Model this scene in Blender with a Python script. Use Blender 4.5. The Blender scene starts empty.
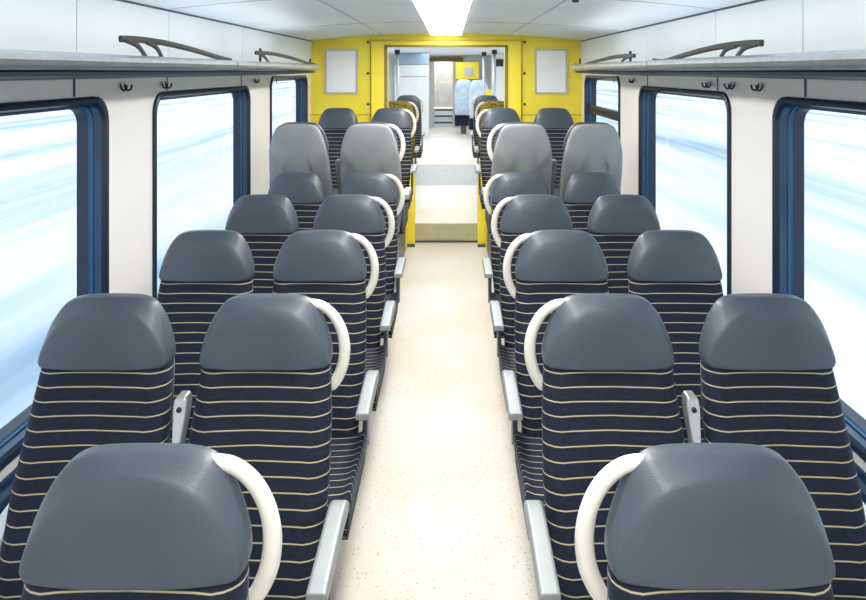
import bpy, bmesh, math, random
from mathutils import Vector, Matrix
random.seed(4)
scn = bpy.context.scene
COL = scn.collection

# ------------------------------------------------------------------ materials
def newmat(name):
    m = bpy.data.materials.new(name); m.use_nodes = True
    nt = m.node_tree; b = nt.nodes['Principled BSDF']
    return m, nt, b

def plain(name, c, rough=.5, metal=0, noise=.06, nscale=8, bump=0, bscale=200, coat=0):
    m, nt, b = newmat(name)
    tc = nt.nodes.new('ShaderNodeTexCoord')
    n = nt.nodes.new('ShaderNodeTexNoise'); n.inputs['Scale'].default_value = nscale
    nt.links.new(tc.outputs['Object'], n.inputs['Vector'])
    r = nt.nodes.new('ShaderNodeValToRGB')
    r.color_ramp.elements[0].position = .3; r.color_ramp.elements[1].position = .7
    r.color_ramp.elements[0].color = (*[v*(1-noise) for v in c], 1)
    r.color_ramp.elements[1].color = (*[min(1, v*(1+noise)) for v in c], 1)
    nt.links.new(n.outputs['Fac'], r.inputs['Fac'])
    nt.links.new(r.outputs['Color'], b.inputs['Base Color'])
    b.inputs['Roughness'].default_value = rough
    b.inputs['Metallic'].default_value = metal
    b.inputs['Coat Weight'].default_value = coat
    if bump:
        n2 = nt.nodes.new('ShaderNodeTexNoise'); n2.inputs['Scale'].default_value = bscale
        nt.links.new(tc.outputs['Object'], n2.inputs['Vector'])
        bp = nt.nodes.new('ShaderNodeBump'); bp.inputs['Strength'].default_value = bump; bp.inputs['Distance'].default_value = .002
        nt.links.new(n2.outputs['Fac'], bp.inputs['Height']); nt.links.new(bp.outputs['Normal'], b.inputs['Normal'])
    return m

def emit(name, c, s):
    m, nt, b = newmat(name)
    b.inputs['Base Color'].default_value = (*c, 1)
    b.inputs['Emission Color'].default_value = (*c, 1); b.inputs['Emission Strength'].default_value = s
    return m

def fabric_mat(name, base, stripe, spacing=.0392):
    m, nt, b = newmat(name)
    N = nt.nodes.new; L = nt.links.new
    uv = N('ShaderNodeUVMap'); uv.uv_map = 'UVMap'
    sp = N('ShaderNodeSeparateXYZ'); L(uv.outputs['UV'], sp.inputs[0])
    # gentle waver of the woven lines
    nz = N('ShaderNodeTexNoise'); nz.inputs['Scale'].default_value = 3.0
    L(uv.outputs['UV'], nz.inputs['Vector'])
    wv = N('ShaderNodeMath'); wv.operation = 'MULTIPLY_ADD'; wv.inputs[1].default_value = .010; L(nz.outputs['Fac'], wv.inputs[0]); L(sp.outputs['Y'], wv.inputs[2])
    fr = N('ShaderNodeMath'); fr.operation = 'PINGPONG'; fr.inputs[1].default_value = spacing/2; L(wv.outputs[0], fr.inputs[0])
    lt = N('ShaderNodeMapRange'); lt.inputs['From Min'].default_value = .0009; lt.inputs['From Max'].default_value = .0023
    lt.inputs['To Min'].default_value = 1; lt.inputs['To Max'].default_value = 0; L(fr.outputs[0], lt.inputs['Value'])
    # velour mottling: a subtle darker band between the lines
    w = N('ShaderNodeTexNoise'); w.inputs['Scale'].default_value = 60; L(uv.outputs['UV'], w.inputs['Vector'])
    mp = N('ShaderNodeMapping'); mp.inputs['Scale'].default_value = (25, 260, 1); L(uv.outputs['UV'], mp.inputs[0])
    w2 = N('ShaderNodeTexNoise'); w2.inputs['Scale'].default_value = 1.0; L(mp.outputs[0], w2.inputs['Vector'])
    ad = N('ShaderNodeMath'); ad.operation = 'MULTIPLY'; L(w.outputs['Fac'], ad.inputs[0]); L(w2.outputs['Fac'], ad.inputs[1])
    rp = N('ShaderNodeValToRGB'); rp.color_ramp.elements[0].position = .12; rp.color_ramp.elements[1].position = .42
    rp.color_ramp.elements[0].color = (*[v*.45 for v in base], 1); rp.color_ramp.elements[1].color = (*[v*1.5 for v in base], 1)
    L(ad.outputs[0], rp.inputs[0])
    mx = N('ShaderNodeMix'); mx.data_type = 'RGBA'
    L(lt.outputs[0], mx.inputs['Factor']); L(rp.outputs['Color'], mx.inputs[6]); mx.inputs[7].default_value = (*stripe, 1)
    L(mx.outputs[2], b.inputs['Base Color'])
    b.inputs['Roughness'].default_value = .85
    b.inputs['Sheen Weight'].default_value = .12; b.inputs['Sheen Roughness'].default_value = .4
    b.inputs['Sheen Tint'].default_value = (.3, .45, .8, 1)
    bp = N('ShaderNodeBump'); bp.inputs['Strength'].default_value = .3; bp.inputs['Distance'].default_value = .002
    L(ad.outputs[0], bp.inputs['Height']); L(bp.outputs['Normal'], b.inputs['Normal'])
    return m

def floor_mat(name, base, amount=1):
    m, nt, b = newmat(name)
    N = nt.nodes.new; L = nt.links.new
    tc = N('ShaderNodeTexCoord')
    v = N('ShaderNodeTexVoronoi'); v.inputs['Scale'].default_value = 62; L(tc.outputs['Object'], v.inputs['Vector'])
    r = N('ShaderNodeValToRGB'); r.color_ramp.elements[0].position = .14; r.color_ramp.elements[1].position = .26
    r.color_ramp.elements[0].color = (1, 1, 1, 1); r.color_ramp.elements[1].color = (0, 0, 0, 1)
    L(v.outputs['Distance'], r.inputs[0])
    # only some of the chips are dark
    s = N('ShaderNodeSeparateColor'); L(v.outputs['Color'], s.inputs[0])
    g = N('ShaderNodeMath'); g.operation = 'MULTIPLY'; L(r.outputs['Color'], g.inputs[0]); L(s.outputs[0], g.inputs[1])
    g2 = N('ShaderNodeMath'); g2.operation = 'MULTIPLY'; L(g.outputs[0], g2.inputs[0]); g2.inputs[1].default_value = 1.0*amount
    n = N('ShaderNodeTexNoise'); n.inputs['Scale'].default_value = 1.6; L(tc.outputs['Object'], n.inputs['Vector'])
    nr = N('ShaderNodeValToRGB')
    nr.color_ramp.elements[0].position = .35; nr.color_ramp.elements[1].position = .65
    nr.color_ramp.elements[0].color = (*base, 1); nr.color_ramp.elements[1].color = (base[0]*.97, base[1]*.9, base[2]*.8, 1)
    L(n.outputs['Fac'], nr.inputs[0])
    mx = N('ShaderNodeMix'); mx.data_type = 'RGBA'
    L(g2.outputs[0], mx.inputs['Factor']); L(nr.outputs['Color'], mx.inputs[6]); mx.inputs[7].default_value = (.32, .2, .1, 1)
    L(mx.outputs[2], b.inputs['Base Color']); b.inputs['Roughness'].default_value = .42
    return m

def blur_ground_mat(name):  # motion blur of bright passing scenery painted into the ground as lengthwise streaks
    m, nt, b = newmat(name)
    N = nt.nodes.new; L = nt.links.new
    tc = N('ShaderNodeTexCoord')
    mp = N('ShaderNodeMapping'); mp.inputs['Scale'].default_value = (.42, .026, .5); L(tc.outputs['Object'], mp.inputs[0])
    n = N('ShaderNodeTexNoise'); n.inputs['Scale'].default_value = 1; n.inputs['Detail'].default_value = 4; n.inputs['Roughness'].default_value = .58
    L(mp.outputs[0], n.inputs['Vector'])
    r = N('ShaderNodeValToRGB')
    e = r.color_ramp.elements
    e[0].position = .30; e[0].color = (.16, .29, .43, 1)
    e[1].position = .54; e[1].color = (.80, .79, .775, 1)
    x = e.new(.42); x.color = (.54, .62, .70, 1)
    L(n.outputs['Fac'], r.inputs[0]); L(r.outputs['Color'], b.inputs['Base Color'])
    b.inputs['Roughness'].default_value = .8
    return m

def glass_mat(name):
    m, nt, b = newmat(name)
    nt.nodes.remove(b)
    out = [n for n in nt.nodes if n.type == 'OUTPUT_MATERIAL'][0]
    t = nt.nodes.new('ShaderNodeBsdfTransparent'); t.inputs[0].default_value = (.93, .98, 1, 1)
    g = nt.nodes.new('ShaderNodeBsdfGlossy'); g.inputs[0].default_value = (.9, .95, 1, 1); g.inputs['Roughness'].default_value = .02
    f0 = nt.nodes.new('ShaderNodeLayerWeight'); f0.inputs[0].default_value = .5
    f1 = nt.nodes.new('ShaderNodeMath'); f1.operation = 'POWER'; f1.inputs[1].default_value = 4; nt.links.new(f0.outputs['Facing'], f1.inputs[0])
    f = nt.nodes.new('ShaderNodeMath'); f.operation = 'MULTIPLY_ADD'; f.inputs[1].default_value = .25; f.inputs[2].default_value = .02; nt.links.new(f1.outputs[0], f.inputs[0])
    x = nt.nodes.new('ShaderNodeMixShader')
    nt.links.new(f.outputs[0], x.inputs[0]); nt.links.new(t.outputs[0], x.inputs[1]); nt.links.new(g.outputs[0], x.inputs[2])
    nt.links.new(x.outputs[0], out.inputs[0])
    return m

M = dict(
    wall=plain('white_wall_panel', (.88, .86, .84), .35, noise=.03, nscale=2),
    wall_up=plain('upper_wall_panel', (.80, .84, .86), .35, noise=.04, nscale=2),
    seam=plain('panel_seam', (.06, .08, .10), .6),
    seam_soft=plain('soft_seam', (.35, .40, .45), .6),
    ceil=plain('ceiling_panel', (.80, .87, .92), .45, noise=.05, nscale=1.5),
    navy=plain('navy_rubber_frame', (.006, .04, .10), .28, noise=.3, nscale=5, coat=.3),
    navy2=plain('navy_frame_flange', (.008, .022, .05), .35, noise=.2),
    gasket=plain('blue_gasket', (.02, .10, .22), .35),
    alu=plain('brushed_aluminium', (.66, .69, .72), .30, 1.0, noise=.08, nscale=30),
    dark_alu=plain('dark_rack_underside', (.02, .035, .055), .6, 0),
    bronze=plain('dark_bronze_bar', (.018, .018, .018), .55, 0),
    head=plain('grey_leather', (.060, .076, .102), .36, noise=.08, nscale=6, bump=.35, bscale=420, coat=.1),
    shell=plain('pale_grey_shell', (.30, .315, .325), .42, noise=.06, nscale=5, bump=.1, bscale=300),
    shell_edge=plain('dark_shell_edge', (.03, .035, .045), .5),
    mustard=None,
    fabric=fabric_mat('navy_striped_velour', (.0022, .0075, .026), (.52, .45, .28)),
    ochre=fabric_mat('ochre_striped_velour', (.10, .075, .01), (.62, .50, .14)),
    thread=plain('yellow_seam_thread', (.55, .42, .10), .7),
    white=plain('ivory_plastic', (.80, .78, .72), .35, noise=.03, coat=.2),
    arm=plain('satin_armrest', (.36, .39, .40), .4, .35),
    steel=plain('light_steel', (.55, .57, .58), .3, .6),
    screw=plain('dark_screw', (.05, .05, .055), .4, .7),
    yellow=plain('yellow_laminate', (.94, .77, .06), .4, noise=.06, nscale=3),
    yellow_seam=plain('yellow_seam', (.42, .30, .02), .6),
    dark_groove=plain('dark_door_groove', (.26, .20, .04), .5),
    paper=plain('pale_poster_paper', (.93, .94, .94), .5, noise=.02, nscale=12),
    paperframe=plain('silver_poster_frame', (.55, .56, .55), .35, .6),
    floor=floor_mat('speckled_cream_floor', (.69, .67, .625)),
    floor2=floor_mat('pale_far_floor', (.88, .85, .80), .5),
    riser=plain('olive_grey_riser', (.50, .48, .30), .5),
    ramp=plain('grey_ramp_rubber', (.55, .57, .56), .5),
    light=emit('lamp_diffuser', (1, .98, .92), 5.0),
    glass=glass_mat('window_glass'),
    blur_ground=blur_ground_mat('motion_streak_ground'),
    white_far=plain('white_far_panel', (.78, .82, .84), .4, noise=.03),
    blue_far=plain('blue_grey_panel', (.35, .45, .55), .4),
    grey_door=plain('grey_door_leaf', (.50, .50, .47), .4, noise=.08),
    shell_blue=plain('pale_blue_shell', (.55, .68, .82), .35, noise=.15, nscale=9),
    black=plain('black_plastic', (.012, .014, .02), .45),
    ped=plain('seat_pedestal_paint', (.10, .12, .15), .4, .3),
)
def mustard():
    m, nt, b = newmat('mustard_headrest_cloth')
    N = nt.nodes.new; L = nt.links.new
    tc = N('ShaderNodeTexCoord'); v = N('ShaderNodeTexNoise'); v.inputs['Scale'].default_value = 70
    L(tc.outputs['Object'], v.inputs[0])
    r = N('ShaderNodeValToRGB'); r.color_ramp.elements[0].position = .42; r.color_ramp.elements[1].position = .6
    r.color_ramp.elements[0].color = (.06, .05, .01, 1); r.color_ramp.elements[1].color = (.42, .31, .03, 1)
    L(v.outputs['Fac'], r.inputs[0]); L(r.outputs['Color'], b.inputs['Base Color']); b.inputs['Roughness'].default_value = .8
    return m
M['mustard'] = mustard()

# ------------------------------------------------------------------ mesh helpers
def link(name, bm, mat, parent=None, smooth=False, subsurf=0, bevel=0, kind=None, label=None, autosm=None):
    bmesh.ops.recalc_face_normals(bm, faces=bm.faces)
    me = bpy.data.meshes.new(name); bm.to_mesh(me); bm.free()
    mats = mat if isinstance(mat, (list, tuple)) else [mat]
    for m in mats: me.materials.append(m)
    if smooth:
        for p in me.polygons: p.use_smooth = True
    o = bpy.data.objects.new(name, me); COL.objects.link(o)
    if parent: o.parent = parent
    if bevel:
        md = o.modifiers.new('bevel', 'BEVEL'); md.width = bevel; md.segments = 3; md.limit_method = 'ANGLE'; md.angle_limit = math.radians(40)
        for p in me.polygons: p.use_smooth = True
        wn = o.modifiers.new('wn', 'WEIGHTED_NORMAL')
    if subsurf:
        md = o.modifiers.new('sub', 'SUBSURF'); md.levels = subsurf; md.render_levels = subsurf
    if kind: o['kind'] = kind
    if label: o['label'] = label
    return o

def empty(name, loc, label, cat, group=None, rz=0):
    o = bpy.data.objects.new(name, None); COL.objects.link(o)
    o.empty_display_size = .1; o.location = loc; o.rotation_euler = (0, 0, rz)
    o['label'] = label; o['category'] = cat
    if group: o['group'] = group
    return o

def box(bm, x0, x1, y0, y1, z0, z1, mi=0):
    vs = [bm.verts.new((x, y, z)) for x in (x0, x1) for y in (y0, y1) for z in (z0, z1)]
    for f in ((0,1,3,2), (4,6,7,5), (0,4,5,1), (2,3,7,6), (0,2,6,4), (1,5,7,3)):
        fc = bm.faces.new([vs[i] for i in f]); fc.material_index = mi
    return bm

def boxes(*bs):
    bm = bmesh.new()
    for b in bs: box(bm, *b)
    return bm

def loft(bm, loops, cap=True, close=True, uvs=None, mi=0):
    rows = [[bm.verts.new(p) for p in lp] for lp in loops]
    n = len(rows[0]); fs = []
    for i in range(len(rows)-1):
        for j in range(n if close else n-1):
            k = (j+1) % n
            f = bm.faces.new((rows[i][j], rows[i][k], rows[i+1][k], rows[i+1][j])); f.material_index = mi
            fs.append((f, i, j))
    caps = []
    if cap:
        caps.append(bm.faces.new(rows[0])); caps.append(bm.faces.new(rows[-1][::-1]))
        for c in caps: c.material_index = mi
    return rows, fs, caps

def sweep(bm, pts, w, h, up=Vector((0, 0, 1)), n=10, closed=False, mi=0):
    """elliptic bar: half widths w (sideways) and h (along up) swept along pts"""
    pts = [Vector(p) for p in pts]; N = len(pts); loops = []
    for i, p in enumerate(pts):
        a = pts[(i-1) % N] if (closed or i > 0) else p
        b = pts[(i+1) % N] if (closed or i < N-1) else p
        t = (b-a).normalized()
        s = t.cross(up)
        if s.length < 1e-4: s = t.cross(Vector((1, 0, 0)))
        s.normalize(); u = s.cross(t).normalized()
        ww = w[i] if isinstance(w, list) else w; hh = h[i] if isinstance(h, list) else h
        loops.append([p + s*ww*math.cos(2*math.pi*k/n) + u*hh*math.sin(2*math.pi*k/n) for k in range(n)])
    if closed: loops.append(loops[0])
    loft(bm, loops, cap=not closed)
    if closed: bmesh.ops.remove_doubles(bm, verts=bm.verts, dist=1e-6)
    return bm

def catmull(pts, k=6, closed=False):
    P = [Vector(p) for p in pts]; n = len(P); out = []
    for i in range(n if closed else n-1):
        if closed: a, b, c, d = P[(i-1) % n], P[i], P[(i+1) % n], P[(i+2) % n]
        else: a, b, c, d = P[max(i-1, 0)], P[i], P[i+1], P[min(i+2, n-1)]
        for j in range(k):
            t = j/k
            out.append(.5*((2*b)+(c-a)*t+(2*a-5*b+4*c-d)*t*t+(3*b-a-3*c+d)*t**3))
    if not closed: out.append(P[-1])
    return out

def interp(tab, z):
    if z <= tab[0][0]: return tab[0][1:]
    for a, b in zip(tab, tab[1:]):
        if z <= b[0]:
            t = (z-a[0])/(b[0]-a[0])
            return [u+(v-u)*t for u, v in zip(a[1:], b[1:])]
    return tab[-1][1:]

# ------------------------------------------------------------------ the car body
HW = 1.43                  # half width of the saloon
Y0, YP = -1.6, 6.75        # rear end and portal wall
def ceil_z(x): return 2.292 - .076*(abs(x)/HW)**2.4

bm = boxes((-HW, HW, Y0, 7.1, -.06, 0)); link('floor', bm, M['floor'], kind='structure')

# ceiling, arched
bm = bmesh.new()
xs = [-HW+2*HW*i/24 for i in range(25)]
lo = [[(x, y, ceil_z(x)) for x in xs]+[(x, y, ceil_z(x)+.05) for x in reversed(xs)] for y in (Y0, YP+.02)]
loft(bm, lo)
ceiling = link('ceiling', bm, M['ceil'], kind='structure')
bm = bmesh.new()
for sx in (-.66, .66):
    box(bm, sx-.003, sx+.003, Y0, YP-.002, ceil_z(sx)-.0025, ceil_z(sx)+.005)
for y in (1.6, 3.30, 5.10):
    for s in (-1, 1):
        q = [s*(.18+(HW-.18)*i/12) for i in range(13)]
        loft(bm, [[(x, yy, ceil_z(x)-dz) for x in q]+[(x, yy, ceil_z(x)+.004) for x in reversed(q)] for yy, dz in ((y-.003, .002), (y+.003, .002))])
link('panel_seams', bm, M['seam_soft'], parent=ceiling)

WINS = [(-.80, .78, .60, 1.796), (1.20, 2.74, .60, 1.796), (3.16, 4.68, .60, 1.796), (5.22, 6.56, .60, 1.86)]
def rrect(y0, y1, z0, z1, r, k=7):
    out = []
    for cy, cz, a0 in ((y1-r, z1-r, 0), (y0+r, z1-r, 90), (y0+r, z0+r, 180), (y1-r, z0+r, 270)):
        for i in range(k+1):
            a = math.radians(a0+90*i/k); out.append((cy+r*math.cos(a), cz+r*math.sin(a)))
    return out

nwin = 0
for s, side in ((-1, 'left'), (1, 'right')):
    bm = bmesh.new(); edges = []
    zt = ceil_z(HW)+.03
    rect = [(Y0, 0), (YP, 0), (YP, zt), (Y0, zt)]
    for lp in [rect]+[rrect(a+.008, b-.008, c+.008, d-.008, .10) for a, b, c, d in WINS]:
        vs = [bm.verts.new((s*HW, y, z)) for y, z in lp]
        for i in range(len(vs)): edges.append(bm.edges.new((vs[i], vs[(i+1) % len(vs)])))
    bmesh.ops.triangle_fill(bm, use_beauty=True, use_dissolve=False, edges=edges)
    ext = bmesh.ops.extrude_face_region(bm, geom=list(bm.faces))
    bmesh.ops.translate(bm, vec=(s*.10, 0, 0), verts=[e for e in ext['geom'] if isinstance(e, bmesh.types.BMVert)])
    w = link('wall_'+side, bm, M['wall'], kind='structure')
    # upper cladding above the rack
    bm = bmesh.new()
    def ub(y0, y1): box(bm, min(s*(HW-.012), s*HW), max(s*(HW-.012), s*HW), y0, y1, 1.955, ceil_z(HW)+.01)
    sy = [Y0, .5, 2.50, 3.32, 4.50, 5.42, YP]
    for a, b in zip(sy, sy[1:]): ub(a+.003, b-.003)
    link('upper_panel', bm, M['wall_up'], parent=w, bevel=.002)
    bm = bmesh.new()
    for y in sy[1:-1]:
        t = .005 if y == 2.50 else .0025
        box(bm, min(s*(HW-.004), s*(HW+.002)), max(s*(HW-.004), s*(HW+.002)), y-t, y+t, 1.80, 2.22)
    box(bm, min(s*(HW-.016), s*(HW+.002)), max(s*(HW-.016), s*(HW+.002)), Y0, YP-.002, ceil_z(HW)-.008, ceil_z(HW)+.006)
    link('panel_seams', bm, M['seam'], parent=w)
    # lower heater duct with its dark cap
    bm = bmesh.new()
    X = lambda d: s*(HW-d)
    loft(bm, [[(X(0), y, .03), (X(.05), y, .03), (X(.06), y, .46), (X(.045), y, .505), (X(0), y, .505)] for y in (Y0, YP-.005)])
    link('trim_heater_'+side, bm, M['wall'], kind='structure')
    bm = bmesh.new()
    loft(bm, [[(X(0), y, .507), (X(.065), y, .507), (X(.07), y, .52), (X(.06), y, .545), (X(0), y, .56)] for y in (Y0, YP-.005)])
    link('baseboard_cap_'+side, bm, M['navy'], kind='structure', bevel=.004)
    # windows
    for (a, b, c, d) in WINS:
        nwin += 1
        bm = bmesh.new()
        def lp(ins, dep, r):
            return [(s*(HW+dep), y, z) for y, z in rrect(a+ins, b-ins, c+ins, d-ins, r)]
        steps = [(.0, .004, .105), (.002, -.012, .103), (.012, -.016, .098), (.026, -.012, .09), (.034, .004, .085), (.036, .033, .083),
                 (.042, .036, .079), (.044, .046, .077), (.050, .050, .072), (.052, .098, .070), (0, .099, .105), (0.0, .004, .105)]
        rows, fs, _ = loft(bm, [lp(*q) for q in steps], cap=False)
        for f, i, j in fs:
            f.material_index = 0 if i < 4 else (1 if i < 6 else (2 if i < 8 else 0))
        bmesh.ops.remove_doubles(bm, verts=bm.verts, dist=1e-5)
        wf = link('window_%d' % nwin, bm, [M['navy2'], M['navy'], M['gasket']], kind='structure', smooth=False)
        bm = bmesh.new()
        g0 = [(s*(HW+.056), y, z) for y, z in rrect(a+.049, b-.049, c+.049, d-.049, .070)]
        vs = [bm.verts.new(p) for p in g0]; bm.faces.new(vs)
        link('window_glass', bm, M['glass'], parent=wf)
        if s == 1 and d == 1.86:      # hopper window: cross bar on the right only
            bm = bmesh.new()
            box(bm, HW+.02, HW+.055, a+.05, b-.05, 1.475, 1.56)
            link('window_bar', bm, M['navy2'], parent=wf, bevel=.008)
            bm = boxes((HW+.008, HW+.02, a+.05, b-.05, 1.50, 1.535)); link('window_latch_rail', bm, M['bronze'], parent=wf, bevel=.003)

# rear wall behind the camera
bm = boxes((-HW-.1, HW+.1, Y0-.06, Y0, 0, 2.35)); link('wall_rear', bm, M['wall'], kind='structure')

# ------------------------------------------------------------------ luggage racks
def rack(s, y0, y1, arch, label):
    r = empty('luggage_rack', (s*HW, (y0+y1)/2, 1.9), label, 'luggage rack', 'overhead luggage racks')
    yc = (y0+y1)/2
    def P(d, z): return lambda y: (-s*d, y-yc, z-1.9)      # d measured in from the wall
    def prof(bm, pts, ya, yb): loft(bm, [[P(d, z)(y) for d, z in pts] for y in (ya, yb)])
    bm = bmesh.new()
    # rounded aluminium nose profile
    nose = [(.30, 1.944), (.33, 1.953), (.352, 1.956), (.372, 1.953), (.385, 1.944), (.390, 1.930), (.386, 1.916), (.374, 1.906), (.355, 1.902), (.33, 1.903), (.30, 1.91)]
    prof(bm, nose, y0, y1)
    link('rack_rail', bm, M['alu'], parent=r, bevel=0, smooth=False)
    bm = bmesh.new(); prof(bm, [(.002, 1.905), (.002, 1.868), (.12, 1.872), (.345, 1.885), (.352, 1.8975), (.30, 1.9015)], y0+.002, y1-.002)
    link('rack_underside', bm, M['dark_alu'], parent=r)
    bm = bmesh.new(); prof(bm, [(.002, 1.91), (.298, 1.912), (.298, 1.93), (.26, 1.925), (.002, 1.925)], y0+.002, y1-.002)
    link('rack_shelf', bm, M['alu'], parent=r)
    if arch:
        ya, yb, zt = arch
        L = yb-ya
        pts = [(ya, zt), (ya+.12*L, zt+.004), (ya+.3*L, zt+.001), (ya+.5*L, zt-.012), (ya+.68*L, zt-.028), (ya+.85*L, zt-.045), (yb, 1.953)]
        bm = bmesh.new()
        sweep(bm, catmull([P(.36, z)(y) for y, z in pts], 5), .004, .012)
        g = link('guard_rail', bm, M['bronze'], parent=r, smooth=True)
        for k, (yt, ybm) in enumerate(((ya+.03*L, ya+.17*L), (ya+.17*L, ya+.29*L))):
            if k == 1 and yb > 4: continue
            bm = bmesh.new()
            sweep(bm, catmull([P(.36, zt)(yt), P(.36, (zt+1.955)/2+.008)((yt+ybm)/2+.015), P(.36, 1.95)(ybm)], 5), .004, .011)
            link('strut', bm, M['bronze'], parent=g, smooth=True)
        if yb > 4:
            for yp in (ya+.15, yb-.12):
                zz = zt+.02 if yp < ya+1 else 1.99
                bm = boxes((-s*.345-.006, -s*.345+.006, yp-yc-.007, yp-yc+.007, 1.95-1.9, zz-1.9+.01)); link('post', bm, M['bronze'], parent=g)
    for q in ([y0+1.5, y0+3.2] if y0 < 0 else [y0+.9]):
        bm = bmesh.new(); prof(bm, [(.0, 1.87), (.0, 1.80), (.018, 1.81), (.10, 1.872)], q-.012, q+.012)
    return r
for s, side in ((-1, 'left'), (1, 'right')):
    rack(s, Y0+.01, 3.262, (2.15 if s < 0 else 2.106, 3.25, 2.008 if s < 0 else 1.992), 'near section of silver %s luggage rack, above the two big near windows' % side)
    rack(s, 3.274, 5.32, (3.645 if s < 0 else 3.56, 5.27, 2.004 if s < 0 else 1.985), 'far section of silver %s luggage rack, ending at yellow portal wall' % side)

# coat hooks under the racks
def hook(s, y, label):
    h = empty('coat_hook', (s*(HW-.001), y, 1.835), label, 'hook', 'coat hooks under the racks')
    bm = bmesh.new(); box(bm, min(0, -s*.006), max(0, -s*.006), -.024, .024, -.010, .014)
    link('plate', bm, M['steel'], parent=h, bevel=.002)
    for dy in (-.018, .018):
        bm = bmesh.new()
        sweep(bm, catmull([(-s*.004, dy, .010), (-s*.010, dy, -.012), (-s*.022, dy*1.15, -.022), (-s*.034, dy*1.25, -.012), (-s*.036, dy*1.3, .004)], 4), .0045, .0045, up=Vector((0, 1, 0)), n=8)
        link('prong', bm, M['bronze'], parent=h, smooth=True)
for s, side, q in ((-1, 'left', (2.86, 3.27, 4.79)), (1, 'right', (2.85, 3.13, 4.82))):
    hook(s, q[0], 'double coat hook on %s wall, nearest one, above the pillar between two big windows' % side)
    hook(s, q[1], 'double coat hook on %s wall, second from the camera, near big window corner' % side)
    hook(s, q[2], 'double coat hook on %s wall, above pillar before the small far window' % side)
hook(1, 3.41, 'double coat hook on right wall, above top rail of the middle window')

# ------------------------------------------------------------------ ceiling lights
for i, (a, b) in enumerate(((-1.2, .9), (.93, 3.28), (3.31, 6.60))):
    if i == 0: lab = 'long white ceiling light strip above the camera end of the aisle'
    elif i == 1: lab = 'bright white ceiling light strip above near rows of seats'
    else: lab = 'bright white ceiling light strip ending at the yellow portal'
    l = empty('ceiling_light', (0, (a+b)/2, 2.27), lab, 'ceiling light', 'ceiling light strips')
    h = (b-a)/2
    bm = boxes((-.153, .153, -h, h, -.004, .006)); link('diffuser', bm, M['light'], parent=l, bevel=.003)
    bm = boxes((-.166, -.154, -h, h, -.006, .014), (.154, .166, -h, h, -.006, .014)); link('light_frame', bm, M['white'], parent=l)
bm = bmesh.new()
lo = [[(.71+r*math.cos(t*math.pi/8), 3.42+r*math.sin(t*math.pi/8), z) for t in range(16)] for r, z in ((.02, 2.285), (.02, 2.272), (.012, 2.266))]
loft(bm, lo); o = link('ceiling_sensor', bm, M['screw'], smooth=False); o['label'] = 'small dark round sensor on the ceiling, right of the light strip'; o['category'] = 'sensor'

# ------------------------------------------------------------------ the yellow portal wall
bm = bmesh.new()
OW, OZ = .62, 2.152
ox = [-HW+2*HW*i/24 for i in range(25)]
edges = []
def pz(bm, poly):
    loft(bm, [[(x, y, z) for x, z in poly] for y in (YP, YP+.12)])
q = [x for x in ox if abs(x) < OW]
q = [-OW]+q+[OW]
pz(bm, [(-OW, OZ), (OW, OZ)]+[(x, ceil_z(x)+.02) for x in reversed(q)])
for sg in (-1, 1):
    q = sorted([abs(x) for x in ox if x > OW]+[OW])
    pz(bm, [(sg*OW, .80), (sg*HW, .80)]+[(sg*x, ceil_z(x)+.02) for x in reversed(q)])
    pz(bm, [(sg*.42, 0), (sg*HW, 0), (sg*HW, .80), (sg*.42, .80)])
portal = link('wall_portal', bm, M['yellow'], kind='structure')
bm = bmesh.new()          # raised casing round the opening
C2, Z2 = .79, 2.205
fr = [(-C2, .82), (-C2, Z2), (C2, Z2), (C2, .82), (OW+.025, .82), (OW+.025, OZ+.02), (-OW-.025, OZ+.02), (-OW-.025, .82)]
rows = [[bm.verts.new((x, y, z)) for x, z in fr] for y in (YP-.03, YP)]
for j in range(8): bm.faces.new((rows[0][j], rows[0][(j+1) % 8], rows[1][(j+1) % 8], rows[1][j]))
for a in ((0, 1, 6, 7), (1, 2, 5, 6), (2, 3, 4, 5)):
    bm.faces.new([rows[0][k] for k in a]); bm.faces.new([rows[1][k] for k in reversed(a)])
link('portal_casing', bm, M['yellow'], parent=portal, bevel=.006)
bm = boxes((-OW-.03, -OW+.002, YP-.034, YP-.005, .82, OZ+.01), (OW-.002, OW+.03, YP-.034, YP-.005, .82, OZ+.01), (-OW-.03, OW+.03, YP-.034, YP-.005, OZ, OZ+.022))
link('portal_groove', bm, M['dark_groove'], parent=portal)
bm = boxes((-HW, -C2-.01, YP-.003, YP+.001, 1.434, 1.442), (C2+.01, HW, YP-.003, YP+.001, 1.434, 1.442),
           (-C2-.012, -C2-.004, YP-.003, YP+.001, .82, 2.24), (C2+.004, C2+.012, YP-.003, YP+.001, .82, 2.24), (-C2, C2, YP-.003, YP+.001, 2.222, 2.228))
link('portal_seam', bm, M['yellow_seam'], parent=portal)
for s in (-1, 1):
    for z in (2.205, 1.875, 1.55):
        bm = bmesh.new()
        loft(bm, [[(s*(C2+.035)+r*math.cos(t*math.pi/5), y, z+r*math.sin(t*math.pi/5)) for t in range(10)] for r, y in ((.014, YP), (.014, YP-.006), (.008, YP-.01))])
        link('bolt', bm, M['screw'], parent=portal)
for s, side in ((-1, 'left'), (1, 'right')):
    p = empty('poster', (s*1.105, YP-.004, 1.895), 'blank white poster in silver frame on yellow wall %s of the portal' % side, 'poster', 'framed posters on the yellow wall')
    bm = boxes((-.155, .155, -.006, .0, -.22, .22)); link('poster_sheet', bm, M['paper'], parent=p)
    bm = boxes((-.172, .172, -.012, 0, .218, .236), (-.172, .172, -.012, 0, -.236, -.218), (-.172, -.153, -.012, 0, -.218, .218), (.153, .172, -.012, 0, -.218, .218))
    link('poster_frame', bm, M['paperframe'], parent=p)

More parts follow.
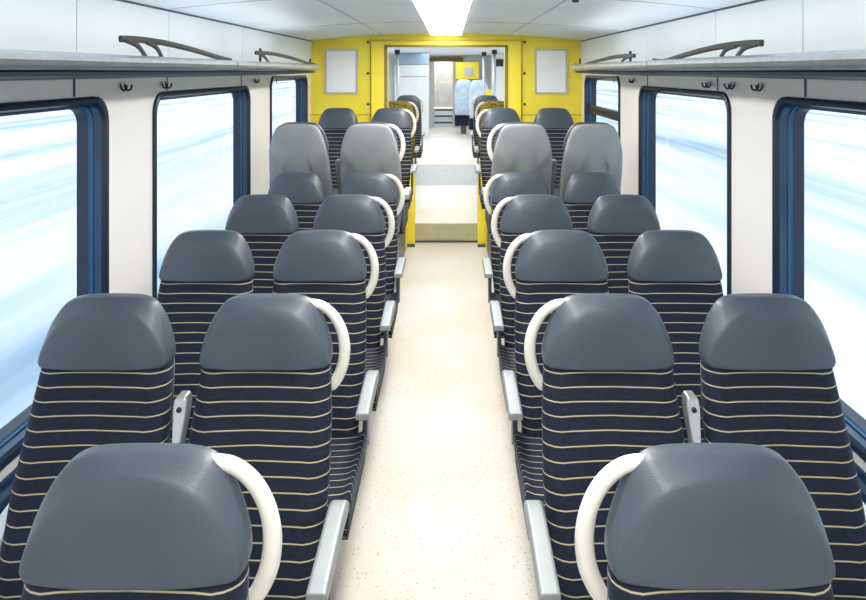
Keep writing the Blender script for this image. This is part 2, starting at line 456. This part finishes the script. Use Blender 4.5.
# platforms that carry the raised rows
PZ = .33
for s, side in ((-1, 'left'), (1, 'right')):
    bm = boxes((min(s*.43, s*(HW-.001)), max(s*.43, s*(HW-.001)), 4.74, YP-.001, 0, PZ)); link('floor_platform_'+side, bm, M['ped'], kind='structure', bevel=.01)
    bm = bmesh.new()
    loft(bm, [[(s*.345, y, 0), (s*.340, y, .80), (s*.355, y, .86), (s*.45, y, .88), (s*.45, y, 0)] for y in (6.96, 7.08)])
    link('wall_side_screen_'+side, bm, M['yellow'], kind='structure', bevel=.008)
    bm = boxes((min(s*.485, s*HW), max(s*.485, s*HW), YP+.121, 10.6, 0, PZ)); link('floor_far_platform_'+side, bm, M['white_far'], kind='structure')
    bm = boxes((min(s*.34, s*.44), max(s*.34, s*.44), 6.90, 6.958, 0, .02)); link('trim_kick_'+side, bm, M['seam'], kind='structure')

# the step and the far floor
bm = boxes((-.35, .35, 7.10, 7.14, 0, .205)); link('floor_step_riser', bm, M['riser'], kind='structure')
bm = boxes((-.35, .35, 7.085, 7.099, 0, .02)); link('trim_step', bm, M['seam'], kind='structure')
bm = boxes((-.484, .484, 7.14, 9.5, 0, .205)); link('floor_upper', bm, M['floor2'], kind='structure')
bm = bmesh.new(); loft(bm, [[(x, 9.5, 0), (x, 9.5, .205), (x, 10.2, .41), (x, 10.2, 0)] for x in (-.484, .484)]); link('floor_ramp', bm, M['ramp'], kind='structure')
bm = boxes((-.484, .484, 10.2, 10.61, 0, .41), (-HW, HW, 10.61, 17.0, 0, .41)); link('floor_far', bm, M['floor2'], kind='structure')
# far section shell
bm = boxes((-HW, HW, YP+.121, 17.2, 2.30, 2.35)); link('ceiling_far', bm, M['ceil'], kind='structure')
for s, side in ((-1, 'left'), (1, 'right')):
    x0, x1 = (s*HW, s*(HW+.08)); x0, x1 = min(x0, x1), max(x0, x1)
    bm = boxes((x0, x1, YP+.121, 17.2, 0, 1.05), (x0, x1, YP+.121, 17.2, 1.95, 2.3), (x0, x1, YP+.121, 7.4, 1.05, 1.95), (x0, x1, 9.2, 10.0, 1.05, 1.95), (x0, x1, 12.2, 13.0, 1.05, 1.95), (x0, x1, 15.2, 17.2, 1.05, 1.95))
    link('wall_far_'+side, bm, M['white_far'], kind='structure')

# end wall with its doorway and stair
DX0, DX1, DZ = -.43, .16, 2.21
bm = boxes((-HW, DX0, 17.0, 17.1, 0, 2.3), (DX1, HW, 17.0, 17.1, 0, 2.3), (DX0, DX1, 17.0, 17.1, DZ, 2.3)); link('wall_end', bm, M['white_far'], kind='structure')
bm = boxes((DX0-.06, DX0+.05, 16.96, 17.0, .41, DZ), (DX1-.05, DX1+.06, 16.96, 17.0, .41, DZ))
link('trim_door_post', bm, M['steel'], kind='structure')
bm = boxes((DX0-.08, DX1+.22, 16.92, 17.0, 2.15, 2.25)); link('trim_door_header', bm, M['dark_groove'], kind='structure')
for k in range(3):
    z = .41+.15*k
    bm = boxes((DX0+.05, DX1-.05, 17.0+.28*k, 17.9, z, z+.15)); st = link('floor_stair_tread' if k else 'floor_stair', bm, M['white_far'], kind='structure')
    bm = boxes((DX0+.05, DX1-.05, 16.985+.28*k, 17.0+.28*k, z+.10, z+.15)); link('nosing', bm, M['seam'], parent=st)
bm = boxes((DX0, DX1, 18.6, 18.66, .5, 2.4)); dr = link('door_1', bm, M['grey_door'], kind='structure')
bm = boxes((DX0+.14, DX1-.14, 18.585, 18.6, 1.0, 1.55), (DX0+.14, DX1-.14, 18.585, 18.6, 1.68, 2.1)); link('door_panel', bm, M['paperframe'], parent=dr)
bm = boxes((DX0-.04, DX0, 17.1, 18.6, .41, 2.4), (DX1, DX1+.04, 17.1, 18.6, .41, 2.4)); link('wall_stair', bm, M['wall'], kind='structure')
bm = boxes((DX0-.04, DX1+.04, 17.1, 18.66, 2.4, 2.44)); link('ceiling_stair', bm, M['ceil'], kind='structure')
bm = boxes((DX0, DX1, 17.9, 18.6, .5, .86)); link('floor_landing', bm, M['white_far'], kind='structure')

# partition cabinet on the left of the far vestibule
p = empty('partition_cabinet', (-.95, 14.0, .41), 'tall white partition cabinet with blue-grey top beyond the portal, left side', 'cabinet')
bm = boxes((-.22, .52, 0, .5, 0, 1.36)); link('lower_panel', bm, M['white_far'], parent=p, bevel=.01)
bm = boxes((-.22, .52, 0, .5, 1.37, 1.62)); link('upper_panel', bm, M['white_far'], parent=p, bevel=.01)
bm = boxes((-.22, .52, 0, .5, 1.63, 1.87)); link('header', bm, M['blue_far'], parent=p, bevel=.01)
p = empty('litter_cabinet', (-.66, 12.2, .41), 'small white cabinet with a dark top beside the far left partition', 'cabinet')
bm = boxes((-.13, .13, 0, .35, 0, .86)); link('body', bm, M['white_far'], parent=p, bevel=.01)
bm = boxes((-.14, .14, -.01, .36, .862, .93)); link('lid', bm, M['blue_far'], parent=p, bevel=.008)
# grab poles
def pole(x, y, label):
    p = empty('grab_pole', (x, y, .41), label, 'grab pole', 'upright grab poles beyond the portal')
    bm = bmesh.new(); sweep(bm, [(0, 0, .0), (0, 0, .8), (0, 0, 1.88)], .028, .028, up=Vector((0, 1, 0)), n=12); link('tube', bm, M['steel'], parent=p, smooth=True)
    bm = bmesh.new(); sweep(bm, [(0, 0, 1.80), (0, 0, 1.88)], .05, .05, up=Vector((0, 1, 0)), n=12); link('collar', bm, M['bronze'], parent=p)
    bm = bmesh.new(); sweep(bm, [(0, 0, 0), (0, 0, .05)], .05, .05, up=Vector((0, 1, 0)), n=12); link('flange', bm, M['bronze'], parent=p)
pole(-.93, 11.8, 'steel grab pole at the left edge of the portal opening')
pole(.74, 13.2, 'steel grab pole just right of the pale blue seat shells')
pole(.86, 11.8, 'steel grab pole near the right edge of the portal opening')
# yellow overhead cabinet
p = empty('overhead_cabinet', (.42, 15.9, 1.70), 'yellow overhead cabinet with grey screen right of the far doorway', 'cabinet')
bm = boxes((-.24, .34, 0, .5, 0, .42)); link('body', bm, M['yellow'], parent=p, bevel=.01)
bm = boxes((-.02, .20, -.012, 0, .08, .30)); link('screen', bm, M['paperframe'], parent=p)
bm = boxes((-.24, .36, .0, .5, -.05, -.002)); link('base_rail', bm, M['dark_groove'], parent=p)
bm = boxes((.95, HW, 13.94, 14.0, .41, 2.3)); wp = link('wall_far_panel', bm, M['white_far'], kind='structure')
bm = boxes((1.02, 1.20, 13.925, 13.94, 2.0, 2.16)); link('vent_panel', bm, M['bronze'], parent=wp)
p = empty('ticket_machine', (.80, 12.6, .41), 'slim yellow ticket box on a post beyond the portal, right side', 'ticket box')
bm = boxes((-.05, .06, 0, .10, .82, 1.12)); link('body', bm, M['yellow'], parent=p, bevel=.01)
bm = boxes((-.015, .02, .02, .06, 0, .82)); link('post', bm, M['steel'], parent=p)

# ------------------------------------------------------------------ seats
HZ0, HZ1 = 1.0, 1.2        # head rest bottom and top
# spine of the backrest front surface: z, y
SP = [(.40, -.250), (.45, -.240), (.52, -.218), (.60, -.182), (.72, -.132), (.85, -.080), (1.0, -.032), (1.05, -.020)]
BW = [(.40, .200), (.47, .196), (.56, .206), (.70, .214), (.85, .209), (1.0, .197), (1.05, .180)]

def head_outline(tab, ztop, k=5):
    """closed outline from a list of (half-width, z) rising to the crown"""
    R = [(w, 0, z) for w, z in tab]; pts = R + [(-w, 0, z) for w, z in reversed(tab)]
    R2 = catmull([Vector(p) for p in R]+[Vector((-tab[-1][0], 0, tab[-1][1]))], k)
    right = [p for p in R2 if p.x >= 0 and p.x >= tab[-1][0]*.999 or p.x >= .0]
    return right
def outline(tab, k=4, nb=7):
    R = [Vector((w, 0, z)) for w, z in tab]
    c = catmull(R, k)
    left = [Vector((-p.x, 0, p.z)) for p in reversed(c)]
    if abs(c[-1].x) < 1e-5: left = left[1:]
    w0, z0 = tab[0]
    bot = [Vector((-w0+2*w0*i/nb, 0, z0)) for i in range(1, nb)]
    return c+left+bot
REAR = [(.195, HZ0), (.201, 1.02), (.198, 1.055), (.185, 1.098), (.166, 1.140), (.141, 1.175), (.120, 1.190), (.088, 1.198), (.04, 1.2005), (0, 1.201)]
FRONT = [(.187, HZ0), (.195, 1.014), (.192, 1.036), (.180, 1.068), (.159, 1.103), (.131, 1.134), (.098, 1.157), (.062, 1.169), (.03, 1.175), (0, 1.177)]
SHELL = [(.195, .36), (.214, .50), (.222, .66), (.222, .82), (.214, .94), (.200, 1.03), (.180, 1.10), (.155, 1.155), (.128, 1.182), (.09, 1.192), (.045, 1.195), (0, 1.196)]
LOWSHELL = [(.170, .36), (.188, .50), (.196, .66), (.192, .82), (.182, .92), (.168, 1.00), (.150, 1.06), (.128, 1.10), (.105, 1.125), (.08, 1.135), (.045, 1.14), (0, 1.141)]

def headrest_mesh():
    bm = bmesh.new()
    ro, fo = outline(REAR), outline(FRONT)
    n = len(ro)
    def sc(o, kx, kz, y, ysl=0):
        zc = 1.075
        return [Vector((p.x*kx, y+ysl*(p.z-1.09), zc+(p.z-zc)*kz)) for p in o]
    def mid(a, b, t): return [p.lerp(q, t) for p, q in zip(a, b)]
    def fr(k, y): return [Vector((p.x*k, y+.10*(HZ0+(p.z-HZ0)*k-1.09), HZ0+.002+(p.z-HZ0)*k)) for p in fo]
    back = sc(ro, .955, .97, .044, .10)
    r1 = sc(ro, .99, .995, .040, .10)
    r2 = sc(ro, 1, 1, .030, .10); r3 = sc(ro, 1, 1, .006, .10)
    f1 = fr(1, -.020); f2 = fr(.97, -.026); f3 = fr(.80, -.033); f4 = fr(.45, -.039); f5 = fr(.12, -.041)
    b2 = sc(ro, .5, .5, .048, .10)
    loops = [b2, back, r1, r2, r3, mid(r3, f1, .12), mid(r3, f1, .92), f1, f2, f3, f4, f5]
    loft(bm, loops)
    return bm

def backrest_mesh():
    bm = bmesh.new(); uvl = bm.loops.layers.uv.new('UVMap')
    zs = [.40+.65*i/32 for i in range(33)]
    prev = None; arc = 0; loops = []; arcs = []
    m = 28
    for z in zs:
        y, = interp(SP, z); w, = interp(BW, z)
        if prev: arc += math.hypot(y-prev[0], z-prev[1])
        prev = (y, z); arcs.append(arc)
        th = .085
        lp = []
        for k in range(m):
            a = 2*math.pi*k/m
            ca, sa = math.cos(a), math.sin(a)
            e = .34
            px = w*math.copysign(abs(ca)**e, ca); py = math.copysign(abs(sa)**.75, sa)
            yy = y + th/2 + th/2*py
            if py < 0:   # front face: raised side bolsters and shallow hollow
                u = abs(px)/w
                yy += -.009*math.exp(-((u-.78)/.18)**2) + .006*math.exp(-(u/.5)**2)*(1 if z < .9 else .4)
            lp.append(Vector((px, yy, z)))
        loops.append(lp)
    rows, fs, caps = loft(bm, loops)
    top = arcs[min(range(33), key=lambda i: abs(zs[i]-.982))]
    for f, i, j in fs:
        vi = [(i, j), (i, (j+1) % m), (i+1, (j+1) % m), (i+1, j)]
        for l, (a, b) in zip(f.loops, vi):
            co = l.vert.co; l[uvl].uv = (co.x, arcs[a]-top-.005+10*.0392)
    return bm

def cushion_mesh():
    bm = bmesh.new(); uvl = bm.loops.layers.uv.new('UVMap')
    # side profile closed loop: front edge rolled
    ys = [-.215, -.25, -.32, -.42, -.52, -.59, -.635, -.660, -.670, -.665, -.64]
    zt = [.452, .455, .452, .455, .462, .464, .456, .436, .405, .365, .335]
    m = 26; loops = []; arcs = [0]
    for i in range(1, len(ys)): arcs.append(arcs[-1]+math.hypot(ys[i]-ys[i-1], zt[i]-zt[i-1]))
    us = [-1+2*i/m for i in range(m+1)]
    # section across x for each station: top strip then underside
    for i, (y, z) in enumerate(zip(ys, zt)):
        w = .232 if i < 7 else .226
        lp = []
        for u in us:
            x = w*math.copysign(abs(math.sin(u*math.pi/2))**.8, u) if abs(u) < 1 else w*u
            drop = .022*max(0, abs(u)-.84)/.16
            bol = .012*math.exp(-((abs(u)-.8)/.14)**2)-.008*math.exp(-(u/.45)**2)
            lp.append(Vector((x, y, z-drop+bol if i < 7 else z+.3*bol)))
        loops.append(lp)
    rows = [[bm.verts.new(p) for p in lp] for lp in loops]
    und = [[bm.verts.new((p.x*.96, -.215 if i == 0 else max(p.y, -.63), .33)) for p in (loops[i][0], loops[i][-1])] for i in range(len(loops))]
    for i in range(len(rows)-1):
        for j in range(m):
            f = bm.faces.new((rows[i][j], rows[i][j+1], rows[i+1][j+1], rows[i+1][j]))
            for l, a in zip(f.loops, (i, i, i+1, i+1)): l[uvl].uv = (l.vert.co.x, arcs[a]*1.0)
        for e, jj in ((0, 0), (1, m)):
            try:
                f = bm.faces.new((rows[i][jj], rows[i+1][jj], und[i+1][e], und[i][e]))
                for l, a in zip(f.loops, (i, i+1, i+1, i)): l[uvl].uv = (l.vert.co.x, arcs[a])
            except ValueError: pass
        bm.faces.new((und[i][0], und[i][1], und[i+1][1], und[i+1][0]))
    f = bm.faces.new([v for v in rows[0]]+[und[0][1], und[0][0]])
    f = bm.faces.new([v for v in rows[-1]][::-1]+[und[-1][0], und[-1][1]])
    bmesh.ops.remove_doubles(bm, verts=bm.verts, dist=1e-5)
    return bm

def shell_mesh(tall):
    bm = bmesh.new()
    o = outline(SHELL if tall else LOWSHELL, 4, 7)
    def yb(z):
        y, = interp(SP, min(z, 1.0))
        return y+.085+(0.02 if z < .9 else .02+(z-.9)*.12)
    def L(k, kz, dy): return [Vector((p.x*k, yb(p.z)+dy, .78+(p.z-.78)*kz)) for p in o]
    rows, fs, caps = loft(bm, [L(.97, .985, -.012), L(1, 1, -.006), L(1, 1, .006), L(.975, .987, .020), L(.93, .962, .026), L(.86, .92, .024), L(.5, .5, .034)])
    for f, i, j in fs:
        if i < 2: f.material_index = 1
    return bm

def handle_mesh(s):
    """D-shaped loop on the aisle shoulder; s = side it sits on"""
    pts = [(.118, 1.172), (.160, 1.170), (.200, 1.142), (.228, 1.095), (.239, 1.040), (.234, .985), (.216, .940), (.196, .915), (.182, .935), (.192, .975), (.194, 1.02), (.182, 1.065), (.162, 1.108), (.136, 1.150)]
    hw = [.014, .015, .016, .017, .018, .018, .017, .015, .012, .010, .009, .009, .010, .012]
    c = catmull([Vector((s*x*(.985 if i < 9 else .94), .033, z)) for i, (x, z) in enumerate(pts)], 5, closed=True)
    cw = []
    for i in range(len(hw)):
        for j in range(5): cw.append(hw[i]+(hw[(i+1) % len(hw)]-hw[i])*j/5)
    bm = bmesh.new()
    sweep(bm, c, cw, [.013]*len(cw), up=Vector((0, 1, 0)), n=10, closed=True)
    return bm

def arm_mesh(s):
    bm = bmesh.new()
    x = s*.244
    lo = []
    for y, z, t in ((-.10, .650, .034), (-.14, .662, .045), (-.20, .665, .045), (-.34, .656, .040), (-.42, .650, .034), (-.432, .646, .026)):
        lo.append([(x-.026, y, z-t), (x+.026, y, z-t), (x+.026, y, z-.006), (x+.020, y, z), (x-.020, y, z), (x-.026, y, z-.006)])
    loft(bm, lo)
    return bm
def arm_bracket(s):
    bm = bmesh.new(); x = s*.222
    loft(bm, [[(x-.010, y, z) for y, z in ((-.09, .64), (-.17, .64), (-.20, .42), (-.14, .36))], [(x+.010, y, z) for y, z in ((-.09, .64), (-.17, .64), (-.20, .42), (-.14, .36))]])
    return bm
def folded_arm(s):
    """centre armrest folded upright between the two seats"""
    x = s*.242; bm = bmesh.new(); lo = []
    for z, w, y, t in ((.52, .010, -.15, .03), (.60, .010, -.13, .03), (.70, .011, -.10, .028), (.80, .012, -.062, .026), (.85, .017, -.045, .026), (.885, .020, -.036, .026), (.912, .019, -.030, .024), (.924, .012, -.028, .02)):
        lo.append([(x-w, y-t, z), (x+w, y-t, z), (x+w, y+t, z), (x-w, y+t, z)])
    loft(bm, lo); return bm

_cache = {}
def build_seat(kind, side, headmat, fab, ring=True, tall=False):
    """kind 'aisle' or 'window'; side -1 left of the aisle, 1 right"""
    r = bpy.data.objects.new('train_seat', None); COL.objects.link(r)
    h = link('headrest', headrest_mesh(), M[headmat], parent=r, smooth=True, subsurf=1)
    b = link('backrest', backrest_mesh(), M[fab], parent=r, smooth=True)
    link('cushion', cushion_mesh(), M[fab], parent=r, smooth=True)
    link('back_shell', shell_mesh(tall), [M['shell'], M['shell_edge']], parent=r, smooth=True)
    bm = bmesh.new()
    loft(bm, [[(-.11, -.56, .33), (.11, -.56, .33), (.11, -.10, .33), (-.11, -.10, .33)], [(-.10, -.52, .29), (.10, -.52, .29), (.10, -.12, .29), (-.10, -.12, .29)],
              [(-.05, -.40, .20), (.05, -.40, .20), (.05, -.22, .20), (-.05, -.22, .20)], [(-.06, -.42, 0), (.06, -.42, 0), (.06, -.20, 0), (-.06, -.20, 0)]])
    link('pedestal', bm, M['ped'], parent=r, bevel=.01)
    if kind == 'aisle':
        a = -side          # towards the aisle
        link('handle', handle_mesh(a), M['white' if ring is True else ring], parent=r, smooth=True, subsurf=0)
        ar = link('armrest', arm_mesh(a), M['arm'], parent=r, bevel=.006)
        link('bracket', arm_bracket(a), M['ped'], parent=ar, bevel=.004)
        fo = link('armrest', folded_arm(side), M['steel'], parent=r, bevel=.005, label='folded upright metal centre armrest')
        bm = bmesh.new(); x = side*.242
        loft(bm, [[(x+rr*math.cos(t*math.pi/6), y, .890+rr*math.sin(t*math.pi/6)) for t in range(12)] for rr, y in ((.008, -.058), (.008, -.064), (.005, -.066))])
        link('screw', bm, M['screw'], parent=fo)
    else:
        # pale side shield next to the wall
        bm = bmesh.new(); x = side*.236
        pr = [(-.05, .62), (-.13, .60), (-.185, .54), (-.215, .46), (-.22, .38), (-.18, .34), (-.06, .34)]
        loft(bm, [[(x-.022, y, z) for y, z in pr], [(x+.022, y, z) for y, z in pr]])
        link('side_shield', bm, M['white_far'], parent=r, bevel=.005)
    return r

def dup(root):
    r = root.copy(); COL.objects.link(r)
    for ch in list(root.children):
        c = ch.copy(); COL.objects.link(c); c.parent = r; 
        for g in list(ch.children):
            d = g.copy(); COL.objects.link(d); d.parent = c
    return r

protos = {}
def seat(kind, side, x, y, z, label, cat_rot=0, headmat='head', fab='fabric', ring=True, group='rows of striped train seats'):
    k = (kind, side, headmat, fab, ring, cat_rot > 0)
    if k in protos: o = dup(protos[k])
    else: o = build_seat(*k); protos[k] = o
    o.location = (x, y, z); o.rotation_euler = (0, 0, cat_rot)
    o['label'] = label; o['category'] = 'seat'; o['group'] = group
    return o

rowY = [1.155, 1.967, 2.775, 3.585, 4.39]
words = ['front row', 'second row', 'third row', 'fourth row', 'fifth row, before the grey-backed seats']
for i, y in enumerate(rowY):
    for s, side in ((-1, 'left'), (1, 'right')):
        lab = 'navy striped seat with grey headrest and ivory handle, aisle seat %s of aisle, %s' % (side, words[i])
        if i == 0: lab = 'nearest big grey headrest and seat %s of the aisle, cut by bottom edge' % side
        if i == 4: lab = 'aisle seat %s of aisle, headrest overlapping pale grey shell behind' % side
        seat('aisle', s, s*.525, y, 0, lab)
        if i > 0:
            lab = 'navy striped window seat with grey headrest, %s side, %s' % (side, words[i])
            if i == 4: lab = 'window seat on %s side, headrest overlapping pale grey shell behind' % side
            seat('window', s, s*1.015, y, 0, lab)
for s, side in ((-1, 'left'), (1, 'right')):
    # backs towards us, on the platform (turned round, so the mirrored build is used)
    seat('aisle', -s, (-.535 if s < 0 else .56), 4.66, PZ, 'pale grey tall seat back turned away, aisle side, %s of aisle' % side, math.pi, group='seats with pale grey backs turned to the camera')
    seat('window', -s, (-1.045 if s < 0 else 1.065), 4.66, PZ, 'pale grey tall seat back turned away, window side, %s of aisle' % side, math.pi, group='seats with pale grey backs turned to the camera')
    seat('aisle', s, s*.55, 6.38, PZ, 'raised grey-headed aisle seat against yellow portal, %s of aisle' % side, group='raised seats against the yellow wall')
    seat('window', s, s*1.075, 6.38, PZ, 'raised grey-headed window seat below the %s poster on the yellow wall' % side, group='raised seats against the yellow wall')
    seat('aisle', s, s*.60, 7.9, PZ, 'mustard yellow seat just beyond the portal, %s of aisle' % side, headmat='mustard', fab='ochre', group='seats beyond the portal')
    seat('aisle', s, s*.60, 9.75, PZ, 'dark grey seat beyond the mustard yellow one, %s of aisle' % side, group='seats beyond the portal')

# two pale blue seats with their backs to us, far end
for k, (x, y) in enumerate(((.36, 15.0), (.67, 14.0))):
    r = empty('folding_seat', (x, y, .41), 'pale blue rounded seat back far beyond the portal, ' + ('beside the far doorway' if k == 0 else 'beside the grab pole'), 'seat', 'pale blue seats far beyond the portal', math.pi)
    sh = bmesh.new()
    o_ = outline([(w*1.0, z+.10) for w, z in SHELL], 3, 7)
    loft(sh, [[Vector((p.x*kk, dy, .85+(p.z-.85)*kk)) for p in o_] for kk, dy in ((.9, .0), (1, .02), (1, .05), (.95, .07), (.6, .085))])
    link('back_shell', sh, M['shell_blue'], parent=r, smooth=True)
    bm = boxes((-.21, .21, -.42, -.0, .20, .50)); link('cushion', bm, M['fabric'], parent=r, bevel=.02)
    bm = boxes((-.06, .06, -.30, -.12, 0, .20)); link('pedestal', bm, M['ped'], parent=r)

# ------------------------------------------------------------------ outside
bm = bmesh.new()
vs = [bm.verts.new(p) for p in ((-160, -40, -1.25), (160, -40, -1.25), (160, 420, -1.25), (-160, 420, -1.25))]
bm.faces.new(vs); link('ground', bm, M['blur_ground'], kind='structure')

# ------------------------------------------------------------------ light
w = bpy.data.worlds.new('sky'); scn.world = w; w.use_nodes = True
nt = w.node_tree; bg = nt.nodes['Background']
tc = nt.nodes.new('ShaderNodeTexCoord'); sp = nt.nodes.new('ShaderNodeSeparateXYZ'); nt.links.new(tc.outputs['Generated'], sp.inputs[0])
rp = nt.nodes.new('ShaderNodeValToRGB'); rp.color_ramp.elements[0].position = .0; rp.color_ramp.elements[1].position = .6
rp.color_ramp.elements[0].color = (.93, .97, 1, 1); rp.color_ramp.elements[1].color = (.74, .86, 1, 1)
nt.links.new(sp.outputs['Z'], rp.inputs[0]); nt.links.new(rp.outputs[0], bg.inputs[0])
bg.inputs[1].default_value = 1.45

def area(name, loc, sx, sy, e, c, rot=(0, 0, 0)):
    l = bpy.data.lights.new(name, 'AREA'); l.shape = 'RECTANGLE'; l.size = sx; l.size_y = sy; l.energy = e; l.color = c
    o = bpy.data.objects.new(name, l); COL.objects.link(o); o.location = loc; o.rotation_euler = rot
    return o
area('lamp_near', (0, -.1, 2.255), .3, 2.0, 26, (1, .97, .92))
area('lamp_mid', (0, 2.1, 2.255), .3, 2.2, 32, (1, .97, .92))
area('lamp_far', (0, 4.9, 2.255), .3, 3.0, 52, (1, .96, .90))
area('lamp_vestibule', (0, 9.0, 2.28), .8, 3.0, 30, (1, .98, .95))
area('lamp_vestibule_far', (0, 13.5, 2.28), 1.2, 4.5, 42, (.97, .99, 1))
for sg in (-1, 1):
    area('fill_ceiling', (sg*1.22, 2.6, 1.965), .12, 5.2, 5.5, (.90, .96, 1), (0, math.radians(180+sg*-15), 0))  # unseen uplights added to brighten the ceiling and upper walls
area('lamp_stair', (-.13, 17.9, 2.38), .4, .8, 14, (1, .97, .92))
sl = bpy.data.lights.new('sun', 'SUN'); sl.energy = 1.0; sl.angle = math.radians(20); sl.color = (1, .97, .92)
so = bpy.data.objects.new('sun', sl); COL.objects.link(so); so.rotation_euler = (math.radians(-25), math.radians(25), 0)

# ------------------------------------------------------------------ camera
cam = bpy.data.cameras.new('camera'); co = bpy.data.objects.new('camera', cam); COL.objects.link(co)
co.location = (.04, 0, 1.9); co.rotation_euler = (math.radians(90), 0, 0)
cam.sensor_width = 36; cam.lens = 640/866*36
cam.shift_x = (433-450)/866; cam.shift_y = -(300-71)/866
cam.clip_start = .02; cam.clip_end = 1000
scn.camera = co
scn.view_settings.view_transform = 'Standard'
scn.view_settings.look = 'None'
scn.view_settings.exposure = 0
